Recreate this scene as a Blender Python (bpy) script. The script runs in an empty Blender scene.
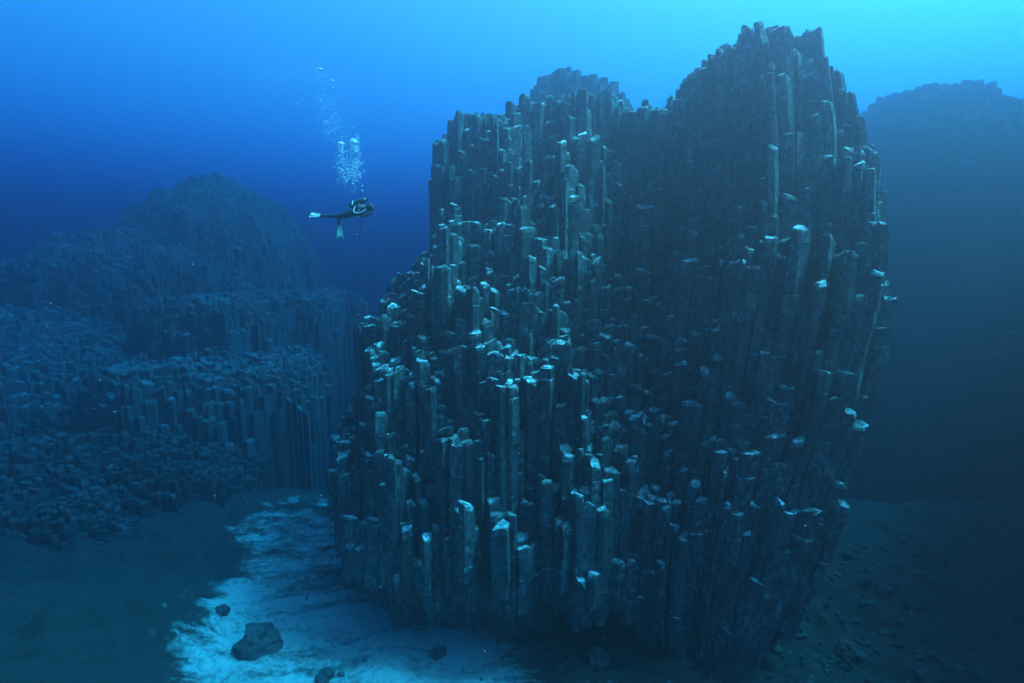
import bpy, bmesh, math, random
import numpy as np
from mathutils import Vector, Matrix, noise as mnoise

S = bpy.context.scene
COL = S.collection
rad = math.radians

# ------------------------------------------------------------------ camera
PITCH = 8.0
cd = bpy.data.cameras.new('camera'); cam = bpy.data.objects.new('camera', cd); COL.objects.link(cam)
cd.lens = 18.0; cd.sensor_width = 36.0; cd.clip_start = 0.05; cd.clip_end = 2000
cam.location = (0, 0, 0); cam.rotation_euler = (rad(90 - PITCH), 0, 0)
S.camera = cam

# ------------------------------------------------------------------ light
SUN_EL, SUN_AZ = 62.0, 79.0     # azimuth measured from the view direction (+Y) towards the right (+X)
W = bpy.data.worlds.new('World'); S.world = W; W.use_nodes = True
nt = W.node_tree; nt.nodes.clear()
sky = nt.nodes.new('ShaderNodeTexSky'); sky.sky_type = 'NISHITA'; sky.sun_disc = False
sky.air_density = 0.7; sky.dust_density = 6.0; sky.ozone_density = 0.5      # milky, hazy daylight above the surface
sky.sun_elevation = rad(SUN_EL); sky.sun_rotation = rad(SUN_AZ)
bg = nt.nodes.new('ShaderNodeBackground'); bg.inputs['Strength'].default_value = 0.15
wo = nt.nodes.new('ShaderNodeOutputWorld')
nt.links.new(sky.outputs[0], bg.inputs[0]); nt.links.new(bg.outputs[0], wo.inputs[0])
ld = bpy.data.lights.new('sun', 'SUN'); sun = bpy.data.objects.new('sun', ld); COL.objects.link(sun)
ld.energy = 4.8; ld.angle = rad(12); ld.color = (1, 0.94, 0.78)
sdir = Vector((math.cos(rad(SUN_EL)) * math.sin(rad(SUN_AZ)), math.cos(rad(SUN_EL)) * math.cos(rad(SUN_AZ)), math.sin(rad(SUN_EL))))
sun.rotation_euler = sdir.to_track_quat('Z', 'Y').to_euler()
sun.location = sdir * 60

vs = S.view_settings
S.display_settings.display_device = 'sRGB'
vs.view_transform = 'Standard'; vs.look = 'None'; vs.exposure = 2.25; vs.gamma = 1; vs.use_curve_mapping = False
c = S.cycles
c.max_bounces = 6; c.diffuse_bounces = 2; c.glossy_bounces = 2; c.transmission_bounces = 2
c.transparent_max_bounces = 12; c.volume_bounces = 1
c.use_denoising = True; c.caustics_reflective = False; c.caustics_refractive = False
c.sample_clamp_indirect = 4.0

# the water itself: scattering and absorption per metre (red dies first, blue travels farthest)
SIG_S = (0.0150, 0.0100, 0.0118)
SIG_A = (0.108, 0.035, 0.0155)
HAZE_G = 0.86
TOP_Z = 14.8

# ------------------------------------------------------------------ helpers
def tag(o, label=None, cat=None, group=None, kind=None):
    if label: o['label'] = label
    if cat: o['category'] = cat
    if group: o['group'] = group
    if kind: o['kind'] = kind
    return o

def link_mesh(name, verts, faces, mat, parent=None, smooth=False):
    me = bpy.data.meshes.new(name)
    me.from_pydata([tuple(v) for v in verts], [], faces)
    me.materials.append(mat)
    if smooth:
        for p in me.polygons: p.use_smooth = True
    me.update()
    o = bpy.data.objects.new(name, me); COL.objects.link(o)
    if parent: o.parent = parent
    return o

def from_bm(name, bm, mat, parent=None, smooth=False):
    me = bpy.data.meshes.new(name); bm.to_mesh(me); bm.free()
    me.materials.append(mat)
    if smooth:
        for p in me.polygons: p.use_smooth = True
    o = bpy.data.objects.new(name, me); COL.objects.link(o)
    if parent: o.parent = parent
    return o

def pix(u, v, Y):
    """point of the place seen at photo pixel (u, v) at distance Y ahead"""
    a = (u - 512) / 512; b = (341.5 - v) / 512
    p = rad(PITCH)
    d = Vector((a, math.cos(p) + b * math.sin(p), -math.sin(p) + b * math.cos(p)))
    return d * (Y / d.y)

def frac(x): return x - np.floor(x)
def hash2(x, y, k=0.0):
    return frac(np.sin(x * 127.1 + y * 311.7 + k * 74.7) * 43758.5453)
def vnoise(x, y, k=0.0):
    xi, yi = np.floor(x), np.floor(y); fx, fy = x - xi, y - yi
    fx = fx * fx * (3 - 2 * fx); fy = fy * fy * (3 - 2 * fy)
    a = hash2(xi, yi, k); b = hash2(xi + 1, yi, k); c_ = hash2(xi, yi + 1, k); d = hash2(xi + 1, yi + 1, k)
    return (a + (b - a) * fx) * (1 - fy) + (c_ + (d - c_) * fx) * fy
def fbm(x, y, k=0.0, o=4):
    s = 0; a = 0.5
    for i in range(o):
        s = s + a * vnoise(x, y, k + i * 3.1); x = x * 2.03 + 5.2; y = y * 2.03 + 1.3; a *= 0.5
    return s

# ------------------------------------------------------------------ materials
def new_mat(name):
    m = bpy.data.materials.new(name); m.use_nodes = True
    n = m.node_tree; n.nodes.clear()
    out = n.nodes.new('ShaderNodeOutputMaterial'); b = n.nodes.new('ShaderNodeBsdfPrincipled')
    n.links.new(b.outputs[0], out.inputs[0])
    return m, n, b
def noise_node(n, coord, scale, detail=6, rough=0.6, dist=0.0):
    t = n.nodes.new('ShaderNodeTexNoise'); t.inputs['Scale'].default_value = scale
    t.inputs['Detail'].default_value = detail; t.inputs['Roughness'].default_value = rough
    t.inputs['Distortion'].default_value = dist
    n.links.new(coord, t.inputs['Vector']); return t
def ramp(n, src, stops):
    r = n.nodes.new('ShaderNodeValToRGB'); el = r.color_ramp.elements
    while len(el) < len(stops): el.new(0.5)
    for e, (p, col) in zip(el, stops):
        e.position = p; e.color = (*col, 1) if len(col) == 3 else col
    n.links.new(src, r.inputs[0]); return r
def mix(n, fac, a, b):
    m = n.nodes.new('ShaderNodeMix'); m.data_type = 'RGBA'
    for v, i in ((fac, 0), (a, 6), (b, 7)):
        if hasattr(v, 'is_linked') or hasattr(v, 'links'): n.links.new(v, m.inputs[i])
        elif i == 0: m.inputs[0].default_value = v
        else: m.inputs[i].default_value = (*v, 1)
    return m.outputs[2]
def math_n(n, op, a, b=None):
    m = n.nodes.new('ShaderNodeMath'); m.operation = op
    for i, v in enumerate((a, b)):
        if v is None: continue
        if hasattr(v, 'links'): n.links.new(v, m.inputs[i])
        else: m.inputs[i].default_value = v
    return m.outputs[0]

def rock_mat(name, dark=(0.035, 0.038, 0.04), mid=(0.13, 0.135, 0.13), pale=(0.62, 0.62, 0.56), bump=0.6):
    m, n, b = new_mat(name)
    tc = n.nodes.new('ShaderNodeTexCoord'); co = tc.outputs['Object']
    n1 = noise_node(n, co, 1.1, 5, 0.6); n2 = noise_node(n, co, 7, 8, 0.7); mpz = n.nodes.new('ShaderNodeMapping'); mpz.inputs['Scale'].default_value = (1, 1, .55); n.links.new(co, mpz.inputs[0])
    n3 = noise_node(n, mpz.outputs[0], 8, 7, 0.78)
    base = mix(n, ramp(n, n2.outputs[0], [(0.38, (0, 0, 0)), (0.66, (1, 1, 1))]).outputs[0], dark, mid)
    # pale crust of coralline algae and sediment: patchy, thicker on upward faces
    geo = n.nodes.new('ShaderNodeNewGeometry'); sep = n.nodes.new('ShaderNodeSeparateXYZ')
    n.links.new(geo.outputs['True Normal'], sep.inputs[0])
    up = n.nodes.new('ShaderNodeMapRange'); up.inputs[1].default_value = 0.2; up.inputs[2].default_value = 0.9
    n.links.new(sep.outputs[2], up.inputs[0])
    patch = ramp(n, n3.outputs[0], [(0.50, (0, 0, 0)), (0.60, (1, 1, 1))]).outputs[0]
    big = ramp(n, n1.outputs[0], [(0.40, (0.12, 0.12, 0.12)), (0.60, (1, 1, 1))]).outputs[0]
    crust = math_n(n, 'MULTIPLY', math_n(n, 'ADD', math_n(n, 'MULTIPLY', patch, 0.27), math_n(n, 'MULTIPLY', up.outputs[0], math_n(n, 'ADD', math_n(n, 'MULTIPLY', patch, 0.75), 0.35))), big)
    crust = math_n(n, 'MINIMUM', crust, 1.0)
    n.links.new(mix(n, crust, base, pale), b.inputs['Base Color'])
    b.inputs['Roughness'].default_value = 0.85
    b.inputs['Specular IOR Level'].default_value = 0.2
    hsum = math_n(n, 'ADD', n2.outputs[0], math_n(n, 'MULTIPLY', n3.outputs[0], 0.5))
    bp = n.nodes.new('ShaderNodeBump'); bp.inputs['Strength'].default_value = bump; bp.inputs['Distance'].default_value = 0.12
    n.links.new(hsum, bp.inputs['Height']); n.links.new(bp.outputs[0], b.inputs['Normal'])
    return m

def plain(name, col, rough=0.6, metal=0.0, var=0.25, scale=12):
    m, n, b = new_mat(name)
    tc = n.nodes.new('ShaderNodeTexCoord'); t = noise_node(n, tc.outputs['Object'], scale, 4)
    lo = tuple(x * (1 - var) for x in col); hi = tuple(min(1, x * (1 + var)) for x in col)
    n.links.new(mix(n, t.outputs[0], lo, hi), b.inputs['Base Color'])
    b.inputs['Roughness'].default_value = rough; b.inputs['Metallic'].default_value = metal
    return m

M_rock = rock_mat('basalt', dark=(0.02, 0.021, 0.022), mid=(0.11, 0.114, 0.11), pale=(0.85, 0.85, 0.77))
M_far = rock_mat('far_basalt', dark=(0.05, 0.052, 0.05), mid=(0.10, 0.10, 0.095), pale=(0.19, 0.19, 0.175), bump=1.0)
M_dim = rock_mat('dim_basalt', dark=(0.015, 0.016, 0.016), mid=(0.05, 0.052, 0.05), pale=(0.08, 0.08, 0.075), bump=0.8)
M_boulder = rock_mat('boulder_rock', dark=(0.02, 0.021, 0.022), mid=(0.05, 0.05, 0.048), pale=(0.08, 0.08, 0.07))

def floor_mat():
    m, n, b = new_mat('sand_and_rubble')
    tc = n.nodes.new('ShaderNodeTexCoord'); co = tc.outputs['Object']
    mp = n.nodes.new('ShaderNodeMapping'); mp.inputs['Rotation'].default_value = (0, 0, rad(-38)); mp.inputs['Scale'].default_value = (0.35, 1.0, 1)
    n.links.new(co, mp.inputs[0])
    st = noise_node(n, mp.outputs[0], 0.9, 8, 0.62, 1.4)
    fine = noise_node(n, co, 5, 8, 0.7, 0.5)
    grit = noise_node(n, co, 22, 5, 0.7)
    sand = mix(n, fine.outputs[0], (0.22, 0.21, 0.18), (0.6, 0.58, 0.5))
    rub = mix(n, grit.outputs[0], (0.006, 0.007, 0.006), (0.045, 0.045, 0.038))  # rubble and dark rock; light falloff of the lower-left corner also put in the tone
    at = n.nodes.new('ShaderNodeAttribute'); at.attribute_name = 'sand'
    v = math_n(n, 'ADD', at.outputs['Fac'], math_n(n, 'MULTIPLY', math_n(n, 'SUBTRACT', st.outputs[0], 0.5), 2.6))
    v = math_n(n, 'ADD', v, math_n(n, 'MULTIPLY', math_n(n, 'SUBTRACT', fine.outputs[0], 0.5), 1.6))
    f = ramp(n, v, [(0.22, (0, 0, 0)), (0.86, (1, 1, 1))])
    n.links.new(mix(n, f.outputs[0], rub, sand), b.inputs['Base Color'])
    b.inputs['Roughness'].default_value = 0.9; b.inputs['Specular IOR Level'].default_value = 0.15
    bp = n.nodes.new('ShaderNodeBump'); bp.inputs['Strength'].default_value = 0.8; bp.inputs['Distance'].default_value = 0.15
    hs = math_n(n, 'ADD', st.outputs[0], math_n(n, 'ADD', fine.outputs[0], math_n(n, 'MULTIPLY', grit.outputs[0], 0.4)))
    n.links.new(hs, bp.inputs['Height']); n.links.new(bp.outputs[0], b.inputs['Normal'])
    return m
M_floor = floor_mat()

# ------------------------------------------------------------------ sea floor
def sstep(a, b, x):
    t = np.clip((x - a) / (b - a), 0, 1); return t * t * (3 - 2 * t)
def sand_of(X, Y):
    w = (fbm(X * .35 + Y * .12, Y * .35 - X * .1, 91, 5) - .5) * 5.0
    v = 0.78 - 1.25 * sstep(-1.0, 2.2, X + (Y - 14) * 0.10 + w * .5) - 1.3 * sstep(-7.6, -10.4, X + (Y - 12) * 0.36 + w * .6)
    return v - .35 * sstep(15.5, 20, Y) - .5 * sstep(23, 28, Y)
def floor_z(x, y):
    x = np.asarray(x, float); y = np.asarray(y, float)
    z = -11.3 + (fbm(x * 0.12, y * 0.12, 2) - 0.5) * 1.6 + (fbm(x * 0.6, y * 0.6, 9) - 0.5) * 0.5
    z += (fbm(x * 2.4, y * 2.4, 19, 3) - 0.5) * 0.16
    # dark rocky mound rising towards the near left
    z += 2.2 * sstep(-8.2, -12.5, x + (fbm(x * .4, y * .4, 5) - .5) * 3 + (y - 12) * 0.18) * sstep(19, 13, y)
    # low rubble apron under the great rock and to its right
    z += 0.3 * sstep(1.0, 7.0, x) * sstep(9, 13, y) * sstep(30, 20, y)
    # the bottom falls away behind the rocks
    z -= 13.0 * sstep(21, 52, y + np.minimum(x, 0) * 0.12)
    # broken rocky ground left and right of the sand
    rough = np.clip(1 - 2 * sand_of(x, y), 0, 1) * sstep(32, 26, y)
    z += rough * ((fbm(x * 1.1, y * 1.1, 61, 5) - .5) * 1.0 + (fbm(x * 3.7, y * 3.7, 63, 3) - .5) * .3)
    return z
xs = np.concatenate([-24 - 356 * np.linspace(1, 0, 50) ** 2.2, np.linspace(-23.8, 24, 400), 24.2 + 356 * np.linspace(0, 1, 50) ** 2.2])
ys = np.concatenate([2 - 382 * np.linspace(1, 0, 40) ** 2.2, np.linspace(2.5, 34, 280), 34.3 + 346 * np.linspace(0, 1, 60) ** 2.2])
GX, GY = np.meshgrid(xs, ys); GZ = floor_z(GX, GY)
nx_, ny_ = len(xs), len(ys)
fv = np.stack([GX.ravel(), GY.ravel(), GZ.ravel()], 1)
ii = np.arange(nx_ * ny_).reshape(ny_, nx_)
ff = np.stack([ii[:-1, :-1].ravel(), ii[:-1, 1:].ravel(), ii[1:, 1:].ravel(), ii[1:, :-1].ravel()], 1).tolist()
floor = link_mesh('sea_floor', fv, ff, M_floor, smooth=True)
tag(floor, kind='structure')
X, Y = fv[:, 0], fv[:, 1]
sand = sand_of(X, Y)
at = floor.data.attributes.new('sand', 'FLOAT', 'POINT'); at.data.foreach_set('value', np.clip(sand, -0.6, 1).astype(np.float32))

# ------------------------------------------------------------------ basalt columns
def build_columns(bounds, s, topfn, botfn, warp, seed, ring=0.45, split=None, jit=0.40, crack=0.93):
    """topfn(x,y,r) -> top height or nan where no rock; returns list of (verts, faces) per split class"""
    x0, x1, y0, y1 = bounds
    R = s / math.sqrt(3); dy = s * math.sqrt(3) / 2
    nj = int((y1 - y0) / dy) + 1; ni = int((x1 - x0) / s) + 1
    J, I = np.meshgrid(np.arange(nj), np.arange(ni), indexing='ij')
    CX = x0 + (I + 0.5 * (J % 2)) * s; CY = y0 + J * dy
    H = topfn(CX, CY); B = botfn(CX, CY)
    ok = ~np.isnan(H) & (H > B + 0.3)
    Hn = np.where(ok, H, -99.0); Bn = np.where(ok, B, 99.0)
    rs = random.Random(seed)
    out = {}
    ang = [math.pi / 6 + k * math.pi / 3 for k in range(6)]
    for j in range(nj):
        odd = j % 2
        nb = [(0, 1), (0, -1), (1, odd), (1, odd - 1), (-1, odd), (-1, odd - 1)]
        for i in range(ni):
            if not ok[j, i]: continue
            cx, cy, h, b0 = CX[j, i], CY[j, i], H[j, i], B[j, i]
            lo, hb = 99, -99
            for dj, di in nb:
                a, b_ = j + dj, i + di
                if 0 <= a < nj and 0 <= b_ < ni:
                    lo = min(lo, Hn[a, b_]); hb = max(hb, Bn[a, b_])
                else: lo = -99
            if lo > h + 0.2 and not (hb > b0 + 0.05): continue
            z0 = b0 if (lo < b0 or hb > b0 + 0.05) else max(b0, lo - 0.5)
            # corners, shared between neighbours so that the columns tile
            px = np.array([cx + R * math.cos(t) for t in ang]); py = np.array([cy + R * math.sin(t) for t in ang])
            kx, ky = np.round(px * 50), np.round(py * 50)
            px = px + (hash2(kx, ky, seed) - .5) * 2 * jit * R; py = py + (hash2(kx, ky, seed + 7) - .5) * 2 * jit * R
            gx = (fbm(px * .75, py * .75, seed + 31, 2) - .375) * 1.1; gy = (fbm(px * .75, py * .75, seed + 37, 2) - .375) * 1.1
            px = px + gx; py = py + gy
            mx, my = px.mean(), py.mean()
            key = split(cx, cy) if split else 0
            V, F = out.setdefault(key, ([], []))
            tx, ty = rs.uniform(-.24, .24), rs.uniform(-.24, .24)
            z = z0; rings = []
            joint = z0 + rs.uniform(.2, 1.4)
            sc0 = crack * rs.uniform(.94, 1.03); ox = oy = 0.0
            while z < h - 0.18:
                rings.append((z, sc0 * rs.uniform(.975, 1.015), ox, oy))
                if z > joint:
                    rings.append((z + .03, sc0 * .90, ox, oy)); z += .03
                    ox = rs.uniform(-.04, .04) * s * 1.5; oy = rs.uniform(-.04, .04) * s * 1.5
                    sc0 = crack * rs.uniform(.92, 1.03)
                    rings.append((z + .035, sc0, ox, oy)); z += .035
                    joint = z + rs.uniform(.5, 2.2)
                z += ring * rs.uniform(.7, 1.3)
            rings.append((h - .13, sc0, ox, oy)); rings.append((h - .04, sc0 * rs.uniform(.86, .97), ox, oy))
            rings.append((h, sc0 * rs.uniform(.55, .78), ox, oy))
            base = len(V)
            nr = len(rings)
            for q, (zz, sc, ax, ay) in enumerate(rings):
                for k in range(6):
                    jx = rs.uniform(-.02, .02) * s * 1.6; jy = rs.uniform(-.02, .02) * s * 1.6
                    vx = mx + (px[k] - mx) * sc + ax + jx; vy = my + (py[k] - my) * sc + ay + jy
                    vz = zz
                    if q >= nr - 3: vz += (vx - mx) * tx * 1.6 + (vy - my) * ty * 1.6 + rs.uniform(-.05, .05)
                    V.append((vx, vy, vz))
            for q in range(nr - 1):
                for k in range(6):
                    a = base + q * 6 + k; b_ = base + q * 6 + (k + 1) % 6
                    F.append((a, b_, b_ + 6, a + 6))
            V.append((mx, my, h + rs.uniform(-.06, .06))); t = len(V) - 1
            for k in range(6): F.append((base + (nr - 1) * 6 + k, base + (nr - 1) * 6 + (k + 1) % 6, t))
            F.append(tuple(base + 5 - k for k in range(6)))
    res = {}
    for k, (V, F) in out.items():
        V = np.array(V); res[k] = (warp(V) if warp else V, F)
    return res

ZR = np.array([-11.6, -10.4, -9.2, -6, -3, -1.5, 0, 3, 4.5, 5.9, 7.0, 7.7, 8.2])
XR = np.array([-7.5, -6.4, -5.2, -3.6, -2.6, 0, 2, 4, 5.1, 5.7, 6.5, 8, 9.5, 10.6, 11.6])
N = 40.0
YF = np.array([
 [N,   18.6, 17.4, 16.6, 16.2, 15.8, 15.6, 14.4, 13.8, 13.5, 13.4, 13.7, 15.0, 16.5, 19],
 [N,   18.0, 16.7, 15.7, 15.2, 14.9, 14.7, 13.9, 13.0, 12.9, 12.9, 13.1, 14.2, 15.6, 18],
 [N,   17.6, 15.3, 14.4, 14.0, 13.8, 13.6, 13.6, 13.4, 13.0, 12.7, 12.8, 13.6, 14.8, 17],
 [N,   18.2, 16.2, 15.2, 14.7, 14.4, 14.2, 14.9, 15.6, 14.3, 13.4, 13.2, 13.5, 14.5, 16.4],
 [N,   N,    17.4, 16.6, 16.0, 15.5, 15.4, 16.4, 17.2, 15.3, 14.0, 13.6, 13.8, 14.7, 16.5],
 [N,   N,    18.5, 17.4, 16.8, 16.2, 16.2, 17.3, 18.0, 15.9, 14.5, 14.0, 14.2, 14.9, 16.7],
 [N,   N,    N,    19.0, 18.0, 17.2, 17.1, 18.1, 18.7, 16.6, 15.0, 14.4, 14.5, 15.1, 16.9],
 [N,   N,    N,    N,    20.4, 19.0, 18.6, 19.5, 20.0, 17.5, 15.9, 15.3, 15.4, 15.8, 17.6],
 [N,   N,    N,    N,    20.8, 20.0, 19.4, 20.1, 20.7, 18.0, 16.4, 15.8, 15.9, 16.4, 18.6],
 [N,   N,    N,    N,    21.2, 20.5, 20.0, 19.8, 20.2, 18.3, 16.9, 16.3, 16.4, 17.0, 19],
 [N,   N,    N,    N,    N,    21.5, 21.0, 20.8, N,    19.5, 17.4, 16.6, 16.8, 17.6, 21],
 [N,   N,    N,    N,    N,    N,    N,    N,    N,    21,   17.8, 16.8, 17.0, 17.9, N],
 [N,   N,    N,    N,    N,    N,    N,    N,    N,    22,   18.2, 17.1, 17.4, 18.3, N]])
def yfront(x, z):
    x = np.clip(x, XR[0], XR[-1] - 1e-6); i = np.clip(np.searchsorted(XR, x, side='right') - 1, 0, len(XR) - 2)
    fx = (x - XR[i]) / (XR[i + 1] - XR[i])
    j = min(max(int(np.searchsorted(ZR, z, side='right')) - 1, 0), len(ZR) - 2); fz = (z - ZR[j]) / (ZR[j + 1] - ZR[j])
    a = YF[j][i] * (1 - fx) + YF[j][i + 1] * fx; b = YF[j + 1][i] * (1 - fx) + YF[j + 1][i + 1] * fx
    return a * (1 - fz) + b * fz
ZS = np.arange(-11.6, 8.2, 0.1)
def main_profile(x, y):
    top = np.full(x.shape, np.nan); bot = np.full(x.shape, np.nan)
    lump = (fbm(x * .55, y * .55, 31) - .5) * 1.6
    for z in ZS:
        xj = x + (vnoise(x * .9, y * .9 + z * .35, 66) - .5) * 1.1 + (vnoise(x * 2.3, y * 2.3 + z * .9, 67) - .5) * .5
        yf = yfront(np.maximum(xj, XR[0]), z)
        yf = yf + lump * .7 + (vnoise(x * .8, np.full_like(x, z * .55), 44) - .5) * 1.2 + (vnoise(x * 1.9, np.full_like(x, z * 1.3), 54) - .5) * np.where(z < -5, 1.3, .9)
        inside = (yf < y) & (y < 26 - abs(z + 2) * .25)
        inside &= (xj < 11.5)
        top = np.where(inside, z, top)
        bot = np.where(inside & np.isnan(bot), z, bot)
    return top, bot
_cache = {}
def main_top(x, y):
    t, b = main_profile(x, y); _cache['b'] = b
    t = np.where(t - b < 1.3, np.nan, t)
    r = hash2(np.round(x * 37), np.round(y * 41), 3.3)
    cl = vnoise(x * 1.3, y * 1.3, 8)
    tw = x > 5.6
    wx = x + (fbm(x * .6, y * .6, 101) - .5) * 1.6; wy = y + (fbm(x * .6, y * .6, 103) - .5) * 1.2
    def cell(a, b, k): return hash2(np.floor(wx / a + k), np.floor(wy / b + k * .7), k)
    # terraces: the columns have snapped off along rough common levels
    lv = (fbm(x * .35, y * .35, 111, 3) - .5) * 2.6 + x * .10
    st_ = np.where(tw, 1.5, .95)
    k_ = (t + lv) / st_; fl = np.floor(k_)
    tq = (fl + .5 + (k_ - fl - .5) * .18) * st_ - lv
    t2 = tq + (r - .5) * np.where(tw, .55, .24)
    t2 = t2 + (cell(1.1, .6, 3) - .5) * np.where(tw, .8, .7) + (cell(.6, .6, 6) - .5) * np.where(tw, .9, .5)
    q1 = hash2(np.round(x * 23), np.round(y * 19), 7.7); q2 = hash2(np.round(x * 17), np.round(y * 43), 9.1)
    t2 = t2 - np.where(q1 < np.where(tw, .2, .14), .25 + q2 * np.where(tw, 2.4, 1.5), 0)
    tmax = np.interp(x, [-3, -2.5, 0, 3.3, 5.0, 5.35, 5.9, 6.4, 7, 8, 9, 10.1, 10.9, 11.4, 11.9], [5.6, 6.1, 6.5, 6.9, 6.7, 5.5, 6.0, 6.5, 6.9, 7.35, 7.25, 6.8, 6.2, 5.3, 3.6]) + (r - .5) * .35
    return np.minimum(t2, tmax)
def main_bot(x, y):
    b = _cache['b']; return b + (hash2(np.round(x * 31), np.round(y * 29), 5.5) - .5) * 0.5 - np.where(b < -11, 1.3, 0)
def main_warp(V):
    x, y, z = V[:, 0], V[:, 1], V[:, 2]
    bow = np.interp(z, [-13, -11, -8, -4, .6, 4, 7, 9], [-3.3, -2.5, -1.35, -.1, .35, .15, -.45, -1.0])
    # smooth the bow
    s_ = sstep(3.5, 10.5, x)
    wob = (fbm(x * .15, z * .22, 77) - .5) * .8
    x2 = x + bow * s_ + wob * .5
    y2 = y + (fbm(x * .15, z * .22, 78) - .5) * .6
    return np.stack([x2, y2, z], 1)

parts = build_columns((-8.2, 12.2, 12.2, 26.5), 0.335, main_top, main_bot, main_warp, 11,
                      split=lambda x, y: 'tower' if x > 5.3 + (y - 16) * .08 else 'buttress')
def empty(name, loc=(0, 0, 0)):
    o = bpy.data.objects.new(name, None); COL.objects.link(o); o.location = loc; return o
stack = empty('basalt_rock')
tag(stack, 'huge dark rock of upright hexagonal basalt columns with lit ledges, tallest and nearest', 'rock')
for k, (V, F) in parts.items():
    o = link_mesh('column_' + k, V, F, M_rock, stack)

# ------------------------------------------------------------------ rocks in the distance
def mound_rock(name, label, bounds, s, hfun, seed, group, mat=M_far, ring=.9, jit=.32):
    def tf(x, y):
        h = hfun(x, y)
        r = hash2(np.round(x * 37), np.round(y * 41), seed)
        cl = vnoise(x * .8, y * .8, seed + 2)
        return h + (r - .5) * .3 + (np.round(cl * 4) / 4 - .5) * .9 + (fbm(x * .3, y * .3, seed + 5) - .5) * 1.2
    def bf(x, y): return np.full(x.shape, -27.0)
    p = build_columns(bounds, s, tf, bf, None, seed, ring=ring, jit=jit)
    V, F = p[0]
    o = link_mesh(name, V, F, mat)
    tag(o, label, 'rock', group)
    return o
def plateau(x, y, cx, cy, rx, ry, h, edge=.25, rot=0.0, k=1, pw=.3):
    c_, s_ = math.cos(rot), math.sin(rot)
    u = ((x - cx) * c_ + (y - cy) * s_) / rx; v = (-(x - cx) * s_ + (y - cy) * c_) / ry
    d = (np.abs(u) ** 2.6 + np.abs(v) ** 2.6) ** (1 / 2.6) + (fbm(x * .25, y * .25, k) - .5) * .35
    t = np.clip((1 - d) / edge, 0, 1)
    return np.where(d < 1, -26 + (h + 26) * t ** pw, np.nan)
def nmax(*a): 
    with np.errstate(all='ignore'):
        import warnings; warnings.simplefilter('ignore')
        return np.nanmax(np.stack(a), 0)
def h_left(x, y):
    a = plateau(x, y, -28.0, 50, 9.5, 10.0, 8.6, .9, .1, 3, .14)      # rounded summit
    g = plateau(x, y, -31.0, 47, 12.0, 10.0, 3.0, .5, .1, 8, .10)     # broad shoulder round it
    b = plateau(x, y, -20.8, 42.5, 7.0, 9.5, -2.2, .12, -.12, 4, .05)   # lit ledge block
    d = plateau(x, y, -19.5, 33.5, 6.8, 7.0, -5.6, .2, .12, 5, .06)     # second terrace
    e = plateau(x, y, -37, 38, 14.0, 13.0, -3, .6, 0, 6, .10)
    return nmax(a, b, d, e, g)
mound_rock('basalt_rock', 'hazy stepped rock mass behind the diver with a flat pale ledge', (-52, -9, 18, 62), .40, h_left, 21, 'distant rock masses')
def h_low(x, y):
    f = plateau(x, y, -23.5, 28.0, 9.6, 6.5, -8.6, .5, .25, 7, .06)
    k = plateau(x, y, -21.0, 22.5, 5.0, 3.5, -10.2, .6, .4, 9, .10)
    return nmax(f, k)
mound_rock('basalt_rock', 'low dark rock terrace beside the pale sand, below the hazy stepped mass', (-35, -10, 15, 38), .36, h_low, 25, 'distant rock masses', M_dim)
def h_right(x, y):
    a = plateau(x, y, 31.2, 41, 7.0, 9.0, 13.6, .8, 0, 13, .11)
    d = plateau(x, y, 37, 33, 9.5, 8.0, 2.0, .9, 0, 14, .22)
    w = plateau(x, y, 31.0, 17.5, 15.5, 7.2, 12.0, .25, math.pi / 4, 19, .08)   # wall added out of view at near right, to shade the water there
    return nmax(a, d, w)
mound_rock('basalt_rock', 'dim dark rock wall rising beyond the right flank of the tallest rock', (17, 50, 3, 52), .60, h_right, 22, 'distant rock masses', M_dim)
def h_right2(x, y):
    return plateau(x, y, 47.5, 44, 9.5, 8.0, 14.4, .6, 0, 15, .06)
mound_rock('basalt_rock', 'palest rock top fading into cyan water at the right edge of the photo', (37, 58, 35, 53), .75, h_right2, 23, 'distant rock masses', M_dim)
def h_back(x, y):
    a = plateau(x, y, 3.2, 38, 7.0, 4.5, 11.8, .9, 0, 16, .10)
    d = plateau(x, y, 4.6, 37.5, 4.2, 3.6, 12.6, .4, 0, 17, .05)
    return nmax(a, d)
mound_rock('basalt_rock', 'faint flat-topped ridge peeping over the top of the tallest rock', (-5, 12, 32, 44), .6, h_back, 24, 'distant rock masses')

# ------------------------------------------------------------------ loose boulders on the sand
def boulder(loc, r, seed, label, sq=(1, 1, .75)):
    bm = bmesh.new(); bmesh.ops.create_icosphere(bm, subdivisions=4, radius=1)
    for v in bm.verts:
        p = v.co.copy(); q = p + Vector((seed * 3.1, 0, 0))
        d = 1 + .35 * mnoise.fractal(q * 1.1, 1.0, 2.0, 4) + .12 * mnoise.cell(q * 2.3)
        v.co = Vector((p.x * sq[0], p.y * sq[1], p.z * sq[2])) * d * r
    o = from_bm('boulder', bm, M_boulder)
    o.location = (loc[0], loc[1], float(floor_z(loc[0], loc[1])) + r * sq[2] * .35)
    o.rotation_euler = (0, 0, seed)
    tag(o, label, 'boulder', 'boulders on the sea floor')
    return o
def floor_pt(u, v):
    z = -11.3
    for _ in range(30):
        d = pix(u, v, 1.0); t = z / d.z; z = float(floor_z(d.x * t, d.y * t))
    return d.x * t, d.y * t
boulder(floor_pt(258, 648), .62, 1.0, 'big rounded dark boulder sitting alone on the pale sand patch')
boulder(floor_pt(325, 678), .25, 2.0, 'small dark stone at the foot of the picture, on pale sand')
boulder(floor_pt(222, 612), .22, 3.0, 'small stone on sand up-slope of the big boulder')
boulder(floor_pt(438, 655), .22, 4.0, 'small stone where pale sand meets the rubble')
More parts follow.
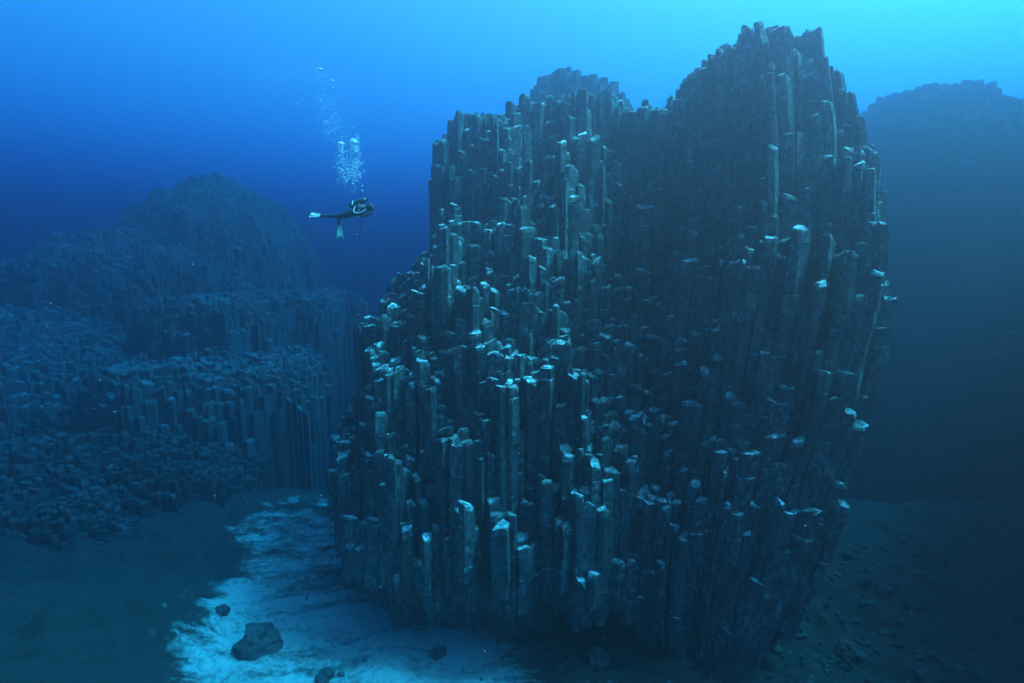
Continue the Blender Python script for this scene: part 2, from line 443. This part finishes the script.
boulder(floor_pt(600, 662), .3, 5.0, 'dark stone on the rubble below the middle of the tallest rock')
boulder(floor_pt(850, 655), .3, 6.0, 'dark stone on gravel at the right foot of the tallest rock')

# rubble at the foot of the rock (too many to count)
rs = random.Random(5)
V, F = [], []
ico = bmesh.new(); bmesh.ops.create_icosphere(ico, subdivisions=1, radius=1)
iv = [v.co.copy() for v in ico.verts]; jf = [[v.index for v in f.verts] for f in ico.faces]; ico.free()
n_ = 0
while n_ < 1900:
    x = rs.uniform(-8.5, 17); y = rs.uniform(8.5, 20)
    s_ = float(sand_of(x, y))
    if rs.random() < s_ * 1.25: continue
    r = .04 + .16 * rs.random() ** 3
    z = float(floor_z(x, y)); b0 = len(V); rot = Matrix.Rotation(rs.uniform(0, 6.3), 3, Vector((rs.random(), rs.random(), rs.random())).normalized())
    sx, sy, sz = rs.uniform(.6, 1.5), rs.uniform(.6, 1.2), rs.uniform(.4, .8)
    for p in iv:
        q = rot @ (Vector((p.x * sx, p.y * sy, p.z * sz)) * r * rs.uniform(.8, 1.15)); V.append((x + q.x, y + q.y, z + q.z + r * .2))
    F += [[b0 + i for i in f] for f in jf]; n_ += 1
tag(link_mesh('rubble', V, F, M_boulder), 'scattered small dark stones around the foot of the rock', 'rubble', kind='stuff')

# ------------------------------------------------------------------ diver
M_suit = plain('black_neoprene', (0.02, 0.022, 0.025), .7)
M_gear = plain('dark_gear', (0.03, 0.03, 0.035), .5)
M_tank = plain('painted_cylinder', (0.05, 0.055, 0.06), .35, .3)
M_fin = plain('pale_fin', (0.92, 0.92, 0.62), .4, var=.05)
M_fin2 = plain('pale_green_fin', (0.5, 0.8, 0.6), .4, var=.08)
M_trim = plain('pale_trim', (0.75, 0.78, 0.72), .4, var=.1)
M_glass = plain('mask_glass', (0.1, 0.12, 0.13), .08)
M_skin = plain('skin', (0.5, 0.32, 0.24), .5)

def skin_obj(name, pts, edges, radii, mat, parent=None, sub=2, root=0):
    me = bpy.data.meshes.new(name); me.from_pydata([tuple(p) for p in pts], edges, [])
    me.materials.append(mat)
    o = bpy.data.objects.new(name, me); COL.objects.link(o)
    if parent: o.parent = parent
    sk = o.modifiers.new('skin', 'SKIN'); sk.use_smooth_shade = True
    if not me.skin_vertices: me.attributes  # layer is created with the modifier
    for i, r in enumerate(radii):
        me.skin_vertices[0].data[i].radius = (r, r) if not isinstance(r, tuple) else r
        me.skin_vertices[0].data[i].use_root = (i == root)
    sb = o.modifiers.new('sub', 'SUBSURF'); sb.levels = sub; sb.render_levels = sub
    return o
def tube(name, pts, r, mat, parent, seg=8):
    cu = bpy.data.curves.new(name, 'CURVE'); cu.dimensions = '3D'; cu.bevel_depth = r; cu.bevel_resolution = 3
    sp = cu.splines.new('NURBS'); sp.points.add(len(pts) - 1); sp.use_endpoint_u = True; sp.order_u = 3; sp.resolution_u = 6
    for p, q in zip(sp.points, pts): p.co = (*q, 1)
    tmp = bpy.data.objects.new(name, cu); COL.objects.link(tmp)
    dg = bpy.context.evaluated_depsgraph_get(); me = bpy.data.meshes.new_from_object(tmp.evaluated_get(dg))
    bpy.data.objects.remove(tmp); me.materials.clear(); me.materials.append(mat)
    o = bpy.data.objects.new(name, me); COL.objects.link(o); o.parent = parent
    return o

def make_diver():
    P, E, R_ = [], [], []
    def add(p, r, par=None):
        P.append(Vector(p)); R_.append(r)
        if par is not None: E.append((par, len(P) - 1))
        return len(P) - 1
    pel = add((.14, 0, -.08), (.15, .13))
    bel = add((.32, 0, -.03), (.15, .125), pel)
    che = add((.50, 0, .05), (.18, .14), bel)
    nk = add((.66, 0, .09), .07, che)
    hd = add((.76, -.02, .08), .085, nk)
    h2 = add((.86, -.04, .10), .098, hd)
    h3 = add((.93, -.05, .12), .06, h2)
    nose = add((.90, -.07, -.0), .018, h2)
    # legs: the near one stretched back, the far one bent with the fin hanging down
    a = add((.05, -.10, -.10), .10, pel); b = add((-.26, -.13, -.17), .072, a); k = add((-.45, -.13, -.165), .06, b)
    d = add((-.64, -.12, -.15), .042, k); add((-.76, -.12, -.14), .04, d)
    a = add((.05, .10, -.11), .10, pel); b = add((-.22, .14, -.17), .075, a); k = add((-.34, .24, -.18), .06, b)
    d = add((-.40, .38, -.19), .045, k); add((-.40, .42, -.33), .042, d)
    for sd in (-1, 1):
        s1 = add((.55, sd * .17, .03), .072, che); s2 = add((.44, sd * .30, -.13), .052, s1)
        s3 = add((.58, sd * .29, -.11), .044, s2); s4 = add((.72, sd * .24, -.06), .032, s3)
        pm = add((.78, sd * .22, -.04), (.042, .022), s4)
        # four fingers of unequal length, curled, and a thumb leaving the side of the palm
        for q, (ln, off) in enumerate(((.070, -.028), (.082, -.009), (.076, .010), (.058, .028))):
            f1 = add((.815, sd * (.215 + off), -.035), .0095, pm)
            f2 = add((.815 + ln * .55, sd * (.21 + off), -.045), .009, f1)
            add((.815 + ln * .85, sd * (.205 + off), -.075), .008, f2)
        t1 = add((.785, sd * (.22 - .045), -.055), .0105, pm); add((.825, sd * (.22 - .06), -.075), .009, t1)
    body = skin_obj('person', P, E, R_, M_suit)
    # jacket with its bulk around the chest
    bm = bmesh.new(); bmesh.ops.create_uvsphere(bm, u_segments=28, v_segments=18, radius=1)
    for v in bm.verts:
        x, y, z = v.co; n = mnoise.fractal(v.co * 3, 1, 2, 3) * .06
        v.co = Vector((.46 + x * .26, y * (.215 + n), .045 + z * (.17 + n) + x * .08))
    from_bm('buoyancy_jacket', bm, M_gear, body, True)
    # air cylinder on the back, with shoulder, valve and boot
    bm = bmesh.new(); prof = [(0, 0), (.05, 0), (.088, .02), (.09, .05), (.09, .50), (.085, .55), (.06, .59), (.025, .605), (.022, .64), (.03, .645), (.03, .68), (0, .685)]
    seg = 20; rings = []
    for r, h in prof: rings.append([bm.verts.new((h, r * math.cos(t * 2 * math.pi / seg), r * math.sin(t * 2 * math.pi / seg))) for t in range(seg)])
    for q in range(len(rings) - 1):
        for t in range(seg): bm.faces.new((rings[q][t], rings[q][(t + 1) % seg], rings[q + 1][(t + 1) % seg], rings[q + 1][t]))
    bmesh.ops.remove_doubles(bm, verts=bm.verts, dist=1e-5)
    tk = from_bm('air_tank', bm, M_tank, body, True)
    tk.location = (.14, 0, .18); tk.rotation_euler = (0, rad(-19), 0)
    tube('tank_band', [(.28, -.11, .20), (.275, -.06, .33), (.27, .06, .33), (.28, .11, .20)], .014, M_trim, body)
    # hood, mask, regulator
    bm = bmesh.new(); bmesh.ops.create_uvsphere(bm, u_segments=24, v_segments=16, radius=1)
    for v in bm.verts: v.co = Vector((.845 + v.co.x * .125, -.035 + v.co.y * .10, .125 + v.co.z * .11))
    from_bm('hood', bm, M_suit, body, True)
    bm = bmesh.new(); bmesh.ops.create_cube(bm, size=1)
    bmesh.ops.bevel(bm, geom=bm.edges[:] , offset=.22, segments=3, affect='EDGES')
    for v in bm.verts: v.co = Vector((v.co.x * .07, v.co.y * .17, v.co.z * .085))
    mk = from_bm('dive_mask', bm, M_gear, body, True); mk.location = (.945, -.06, .085); mk.rotation_euler = (0, rad(25), rad(-12))
    for sy in (-.04, .04):
        bm = bmesh.new(); bmesh.ops.create_cone(bm, segments=16, radius1=.032, radius2=.03, depth=.012, cap_ends=True)
        bmesh.ops.rotate(bm, verts=bm.verts, cent=(0, 0, 0), matrix=Matrix.Rotation(rad(90), 3, 'Y'))
        l = from_bm('lens', bm, M_glass, mk); l.location = (.036, sy, 0)
    bm = bmesh.new(); bmesh.ops.create_cone(bm, segments=18, radius1=.038, radius2=.03, depth=.04, cap_ends=True)
    bmesh.ops.bevel(bm, geom=bm.edges[:], offset=.006, segments=2, affect='EDGES')
    rg = from_bm('regulator', bm, M_gear, body, True); rg.location = (.945, -.07, -.0); rg.rotation_euler = (0, rad(110), 0)
    # hoses
    tube('breathing_hose', [(.78, -.02, .30), (.90, -.20, .28), (.98, -.22, .1), (.95, -.1, 0)], .013, M_gear, body)
    tube('inflator_hose', [(.42, -.22, .14), (.37, -.27, .02), (.42, -.33, -.09), (.60, -.32, -.09), (.74, -.29, .0), (.80, -.26, .05)], .013, M_trim, body)
    def gauge_hose(pts, gr, mat):
        h = tube('gauge_hose', pts, .011, M_gear, body)
        bm = bmesh.new(); bmesh.ops.create_cone(bm, segments=20, radius1=gr, radius2=gr * .9, depth=.04, cap_ends=True)
        bmesh.ops.bevel(bm, geom=bm.edges[:], offset=.006, segments=2, affect='EDGES')
        bmesh.ops.rotate(bm, verts=bm.verts, cent=(0, 0, 0), matrix=Matrix.Rotation(rad(80), 3, 'X'))
        g = from_bm('gauge', bm, M_gear, h, True); g.location = pts[-1]
        bm = bmesh.new(); bmesh.ops.create_cone(bm, segments=20, radius1=gr * .5, radius2=gr * .5, depth=.012, cap_ends=True)
        bmesh.ops.rotate(bm, verts=bm.verts, cent=(0, 0, 0), matrix=Matrix.Rotation(rad(80), 3, 'X'))
        f = from_bm('dial', bm, mat, h); f.location = Vector(pts[-1]) + Vector((gr * .25, -.024, -.01))
    gauge_hose([(.56, -.18, -.12), (.58, -.2, -.3), (.57, -.2, -.5), (.52, -.2, -.64), (.42, -.2, -.74)], .062, M_trim)
    gauge_hose([(.80, -.15, .02), (.80, -.2, -.2), (.82, -.2, -.33), (.88, -.2, -.46)], .034, M_trim)
    tube('octopus_hose', [(.86, -.05, .2), (.93, -.1, .0), (.91, -.12, -.1), (.90, -.12, -.2)], .016, M_gear, body)
    # belt
    tube('weight_belt', [(.22, -.15, -.02), (.24, -.13, -.14), (.24, 0, -.19), (.24, .13, -.14), (.22, .15, -.02), (.2, .08, .08), (.2, -.08, .08), (.22, -.15, -.02)], .02, M_gear, body)
    # fins: foot pocket and a flared ribbed blade
    def fin(mat, heel, direction, widthdir, L=.62):
        d = Vector(direction).normalized(); w = Vector(widthdir).normalized(); n = d.cross(w).normalized()
        bm = bmesh.new(); secs = [(0, .045, .035), (.10, .052, .04), (.2, .055, .022), (.26, .06, .008), (.40, .085, .007), (.55, .10, .006), (L, .105, .005)]
        rr = []
        for s_, hw, th in secs:
            bend = .10 * (s_ / L) ** 2 * .5
            c_ = Vector(heel) + d * s_ + n * bend
            rr.append([bm.verts.new(c_ + w * hw * math.cos(a) * (1 if abs(math.cos(a)) > .5 else 1) + n * th * math.sin(a)) for a in [i * math.pi / 6 for i in range(12)]])
        for q in range(len(rr) - 1):
            for t in range(12): bm.faces.new((rr[q][t], rr[q][(t + 1) % 12], rr[q + 1][(t + 1) % 12], rr[q + 1][t]))
        bm.faces.new(rr[0][::-1]); bm.faces.new(rr[-1])
        bmesh.ops.recalc_face_normals(bm, faces=bm.faces)
        f = from_bm('fin', bm, mat, body, True)
        bm = bmesh.new(); 
        for sd in (-1, 1):
            vs_ = []
            for s_, hw, th in secs[2:]:
                bend = .05 * (s_ / L) ** 2; c_ = Vector(heel) + d * s_ + n * bend + w * hw * sd
                vs_.append([bm.verts.new(c_ + w * a + n * b) for a, b in ((-.007, -.014), (.007, -.014), (.007, .014), (-.007, .014))])
            for q in range(len(vs_) - 1):
                for t in range(4): bm.faces.new((vs_[q][t], vs_[q][(t + 1) % 4], vs_[q + 1][(t + 1) % 4], vs_[q + 1][t]))
        from_bm('rail', bm, mat, f)
        bm = bmesh.new()
        rr = []
        for s_, hw, th in secs[:3]:
            c_ = Vector(heel) + d * s_
            rr.append([bm.verts.new(c_ + w * (hw + .006) * math.cos(a) + n * (th + .008) * math.sin(a)) for a in [i * math.pi / 6 for i in range(12)]])
        for q in range(2):
            for t in range(12): bm.faces.new((rr[q][t], rr[q][(t + 1) % 12], rr[q + 1][(t + 1) % 12], rr[q + 1][t]))
        from_bm('foot_pocket', bm, M_gear, f, True)
    fin(M_fin, (-.60, -.12, -.16), (-1, -.1, .14), (.1, .55, .83), .52)
    fin(M_fin2, (-.40, .40, -.2), (0, .08, -1), (.9, .43, 0), .66)
    return body
diver = make_diver()
DP = pix(345.5, 211.5, 15.6)
diver.scale = (.9, .9, .9)
diver.location = DP; diver.rotation_euler = (0, 0, rad(-4))
tag(diver, 'scuba diver in black wetsuit with pale fins, hovering level in open water, hoses hanging down', 'diver')

# ------------------------------------------------------------------ bubbles of exhaled air
def bubble_mat():
    m = bpy.data.materials.new('air_bubble'); m.use_nodes = True; n = m.node_tree; n.nodes.clear()
    out = n.nodes.new('ShaderNodeOutputMaterial'); g = n.nodes.new('ShaderNodeBsdfGlossy'); g.inputs['Roughness'].default_value = .25
    d = n.nodes.new('ShaderNodeBsdfDiffuse'); d.inputs[0].default_value = (.9, .93, .93, 1)
    t = n.nodes.new('ShaderNodeBsdfTransparent'); a = n.nodes.new('ShaderNodeMixShader'); b = n.nodes.new('ShaderNodeMixShader')
    lw = n.nodes.new('ShaderNodeLayerWeight'); lw.inputs[0].default_value = .45
    mr = n.nodes.new('ShaderNodeMapRange'); mr.inputs[3].default_value = .15; mr.inputs[4].default_value = .8
    n.links.new(lw.outputs['Facing'], mr.inputs[0])
    a.inputs[0].default_value = .6; n.links.new(g.outputs[0], a.inputs[1]); n.links.new(d.outputs[0], a.inputs[2])
    n.links.new(mr.outputs[0], b.inputs[0]); n.links.new(t.outputs[0], b.inputs[1]); n.links.new(a.outputs[0], b.inputs[2])
    n.links.new(b.outputs[0], out.inputs[0]); return m
M_bub = bubble_mat()
def cap_mesh(name, r):
    bm = bmesh.new(); bmesh.ops.create_uvsphere(bm, u_segments=20, v_segments=14, radius=r)
    for v in bm.verts:
        if v.co.z < 0: v.co.z *= .25
        v.co += v.co.normalized() * mnoise.noise(v.co * 9) * r * .12
        v.co.z *= .75
    me = bpy.data.meshes.new(name); bm.to_mesh(me); bm.free(); me.materials.append(M_bub)
    for p in me.polygons: p.use_smooth = True
    return me
bub_spots = [(341, 144, .10, 'broad mushroom-shaped bubble crowning the left bubble column over the diver'),
             (354, 143, .13, 'widest mushroom-shaped bubble crowning the right bubble column over the diver'),
             (342, 153, .05, 'small round bubble just under the left crowning bubble'),
             (355, 152, .06, 'small round bubble just under the right crowning bubble'),
             (350, 170, .045, 'lone bubble between the two bubble columns, low down'),
             (362, 191, .045, 'lone bubble just above the diver\'s head'),
             (320, 70, .075, 'uppermost bubble of the old trail, high over the diver'),
             (332, 81, .05, 'lone bubble right of the old trail, high over the diver'),
             (333, 88, .045, 'lower of the pair of bubbles right of the old trail')]
for u, v, r, lb in bub_spots:
    o = bpy.data.objects.new('air_bubble', cap_mesh('air_bubble', r)); COL.objects.link(o); o.location = pix(u, v, 15.6)
    tag(o, lb, 'bubble', 'large bubbles rising from the diver')
def cloud(name, label, blobs, seed):
    rs = random.Random(seed); V, F = [], []
    for (u, v, su, sv, n, r0) in blobs:
        for _ in range(n):
            p = pix(u + rs.gauss(0, su), v + rs.gauss(0, sv), 15.6 + rs.gauss(0, su / 35)); r = r0 * rs.uniform(.4, 1.3)
            b0 = len(V)
            for q in iv: V.append((p.x + q.x * r, p.y + q.y * r, p.z + q.z * r * .75))
            F.extend([[b0 + i for i in f] for f in jf])
    o = link_mesh(name, V, F, M_bub, smooth=True); tag(o, label, 'bubbles', kind='stuff'); return o
cloud('bubble_plume', 'fizz of tiny bubbles in two columns right above the diver',
      [(342, 164, 3.6, 10, 210, .024), (355, 161, 3.4, 11, 230, .024), (349, 175, 7, 6, 300, .020), (341, 146, 2, 2, 20, .035), (355, 145, 2, 3, 24, .035)], 1)
cloud('bubble_trail', 'faint thinning trail of old bubbles drifting up and away from the diver',
      [(334, 128, 9, 8, 230, .016), (322, 105, 7, 16, 170, .015), (320, 76, 5, 8, 40, .016), (290, 80, 8, 16, 110, .015), (262, 75, 6, 14, 60, .014)], 2)

# drifting specks in the water
rs = random.Random(9); V, F = [], []
for _ in range(380):
    Yd = rs.uniform(2.0, 13.0); p = pix(rs.uniform(-200, 1224), rs.uniform(-100, 783), Yd); r = rs.uniform(.0015, .005) * (.5 + Yd / 7)
    b0 = len(V)
    for q in iv: V.append((p.x + q.x * r, p.y + q.y * r, p.z + q.z * r))
    F += [[b0 + i for i in f] for f in jf]
tag(link_mesh('floating_specks', V, F, plain('speck', (.3, .3, .25), .8)), 'tiny pale specks drifting in the water', 'specks', kind='stuff')

# ------------------------------------------------------------------ the water body (haze)
bm = bmesh.new(); bmesh.ops.create_cube(bm, size=1)
zlo = float(GZ.min()) - 1.0; zlo = min(zlo, -15.5)
for v in bm.verts: v.co = Vector((v.co.x * 780, v.co.y * 780, (TOP_Z + zlo) / 2 + v.co.z * (TOP_Z - zlo)))
m = bpy.data.materials.new('sea_water'); m.use_nodes = True; n = m.node_tree; n.nodes.clear()
out = n.nodes.new('ShaderNodeOutputMaterial'); pv = n.nodes.new('ShaderNodeVolumePrincipled')
D = max(a + b for a, b in zip(SIG_S, SIG_A)) * 1.05
colr = [s_ / D for s_ in SIG_S]
absc = [(max(0.0, 1 - a / (D * (1 - c_)))) ** 2 for a, c_ in zip(SIG_A, colr)]
pv.inputs['Color'].default_value = (*colr, 1); pv.inputs['Density'].default_value = D
pv.inputs['Absorption Color'].default_value = (*absc, 1); pv.inputs['Anisotropy'].default_value = HAZE_G
n.links.new(pv.outputs[0], out.inputs['Volume'])
haze = from_bm('haze', bm, m); tag(haze, kind='stuff')
haze['label'] = 'blue sea water filling the whole scene'; haze['category'] = 'water'
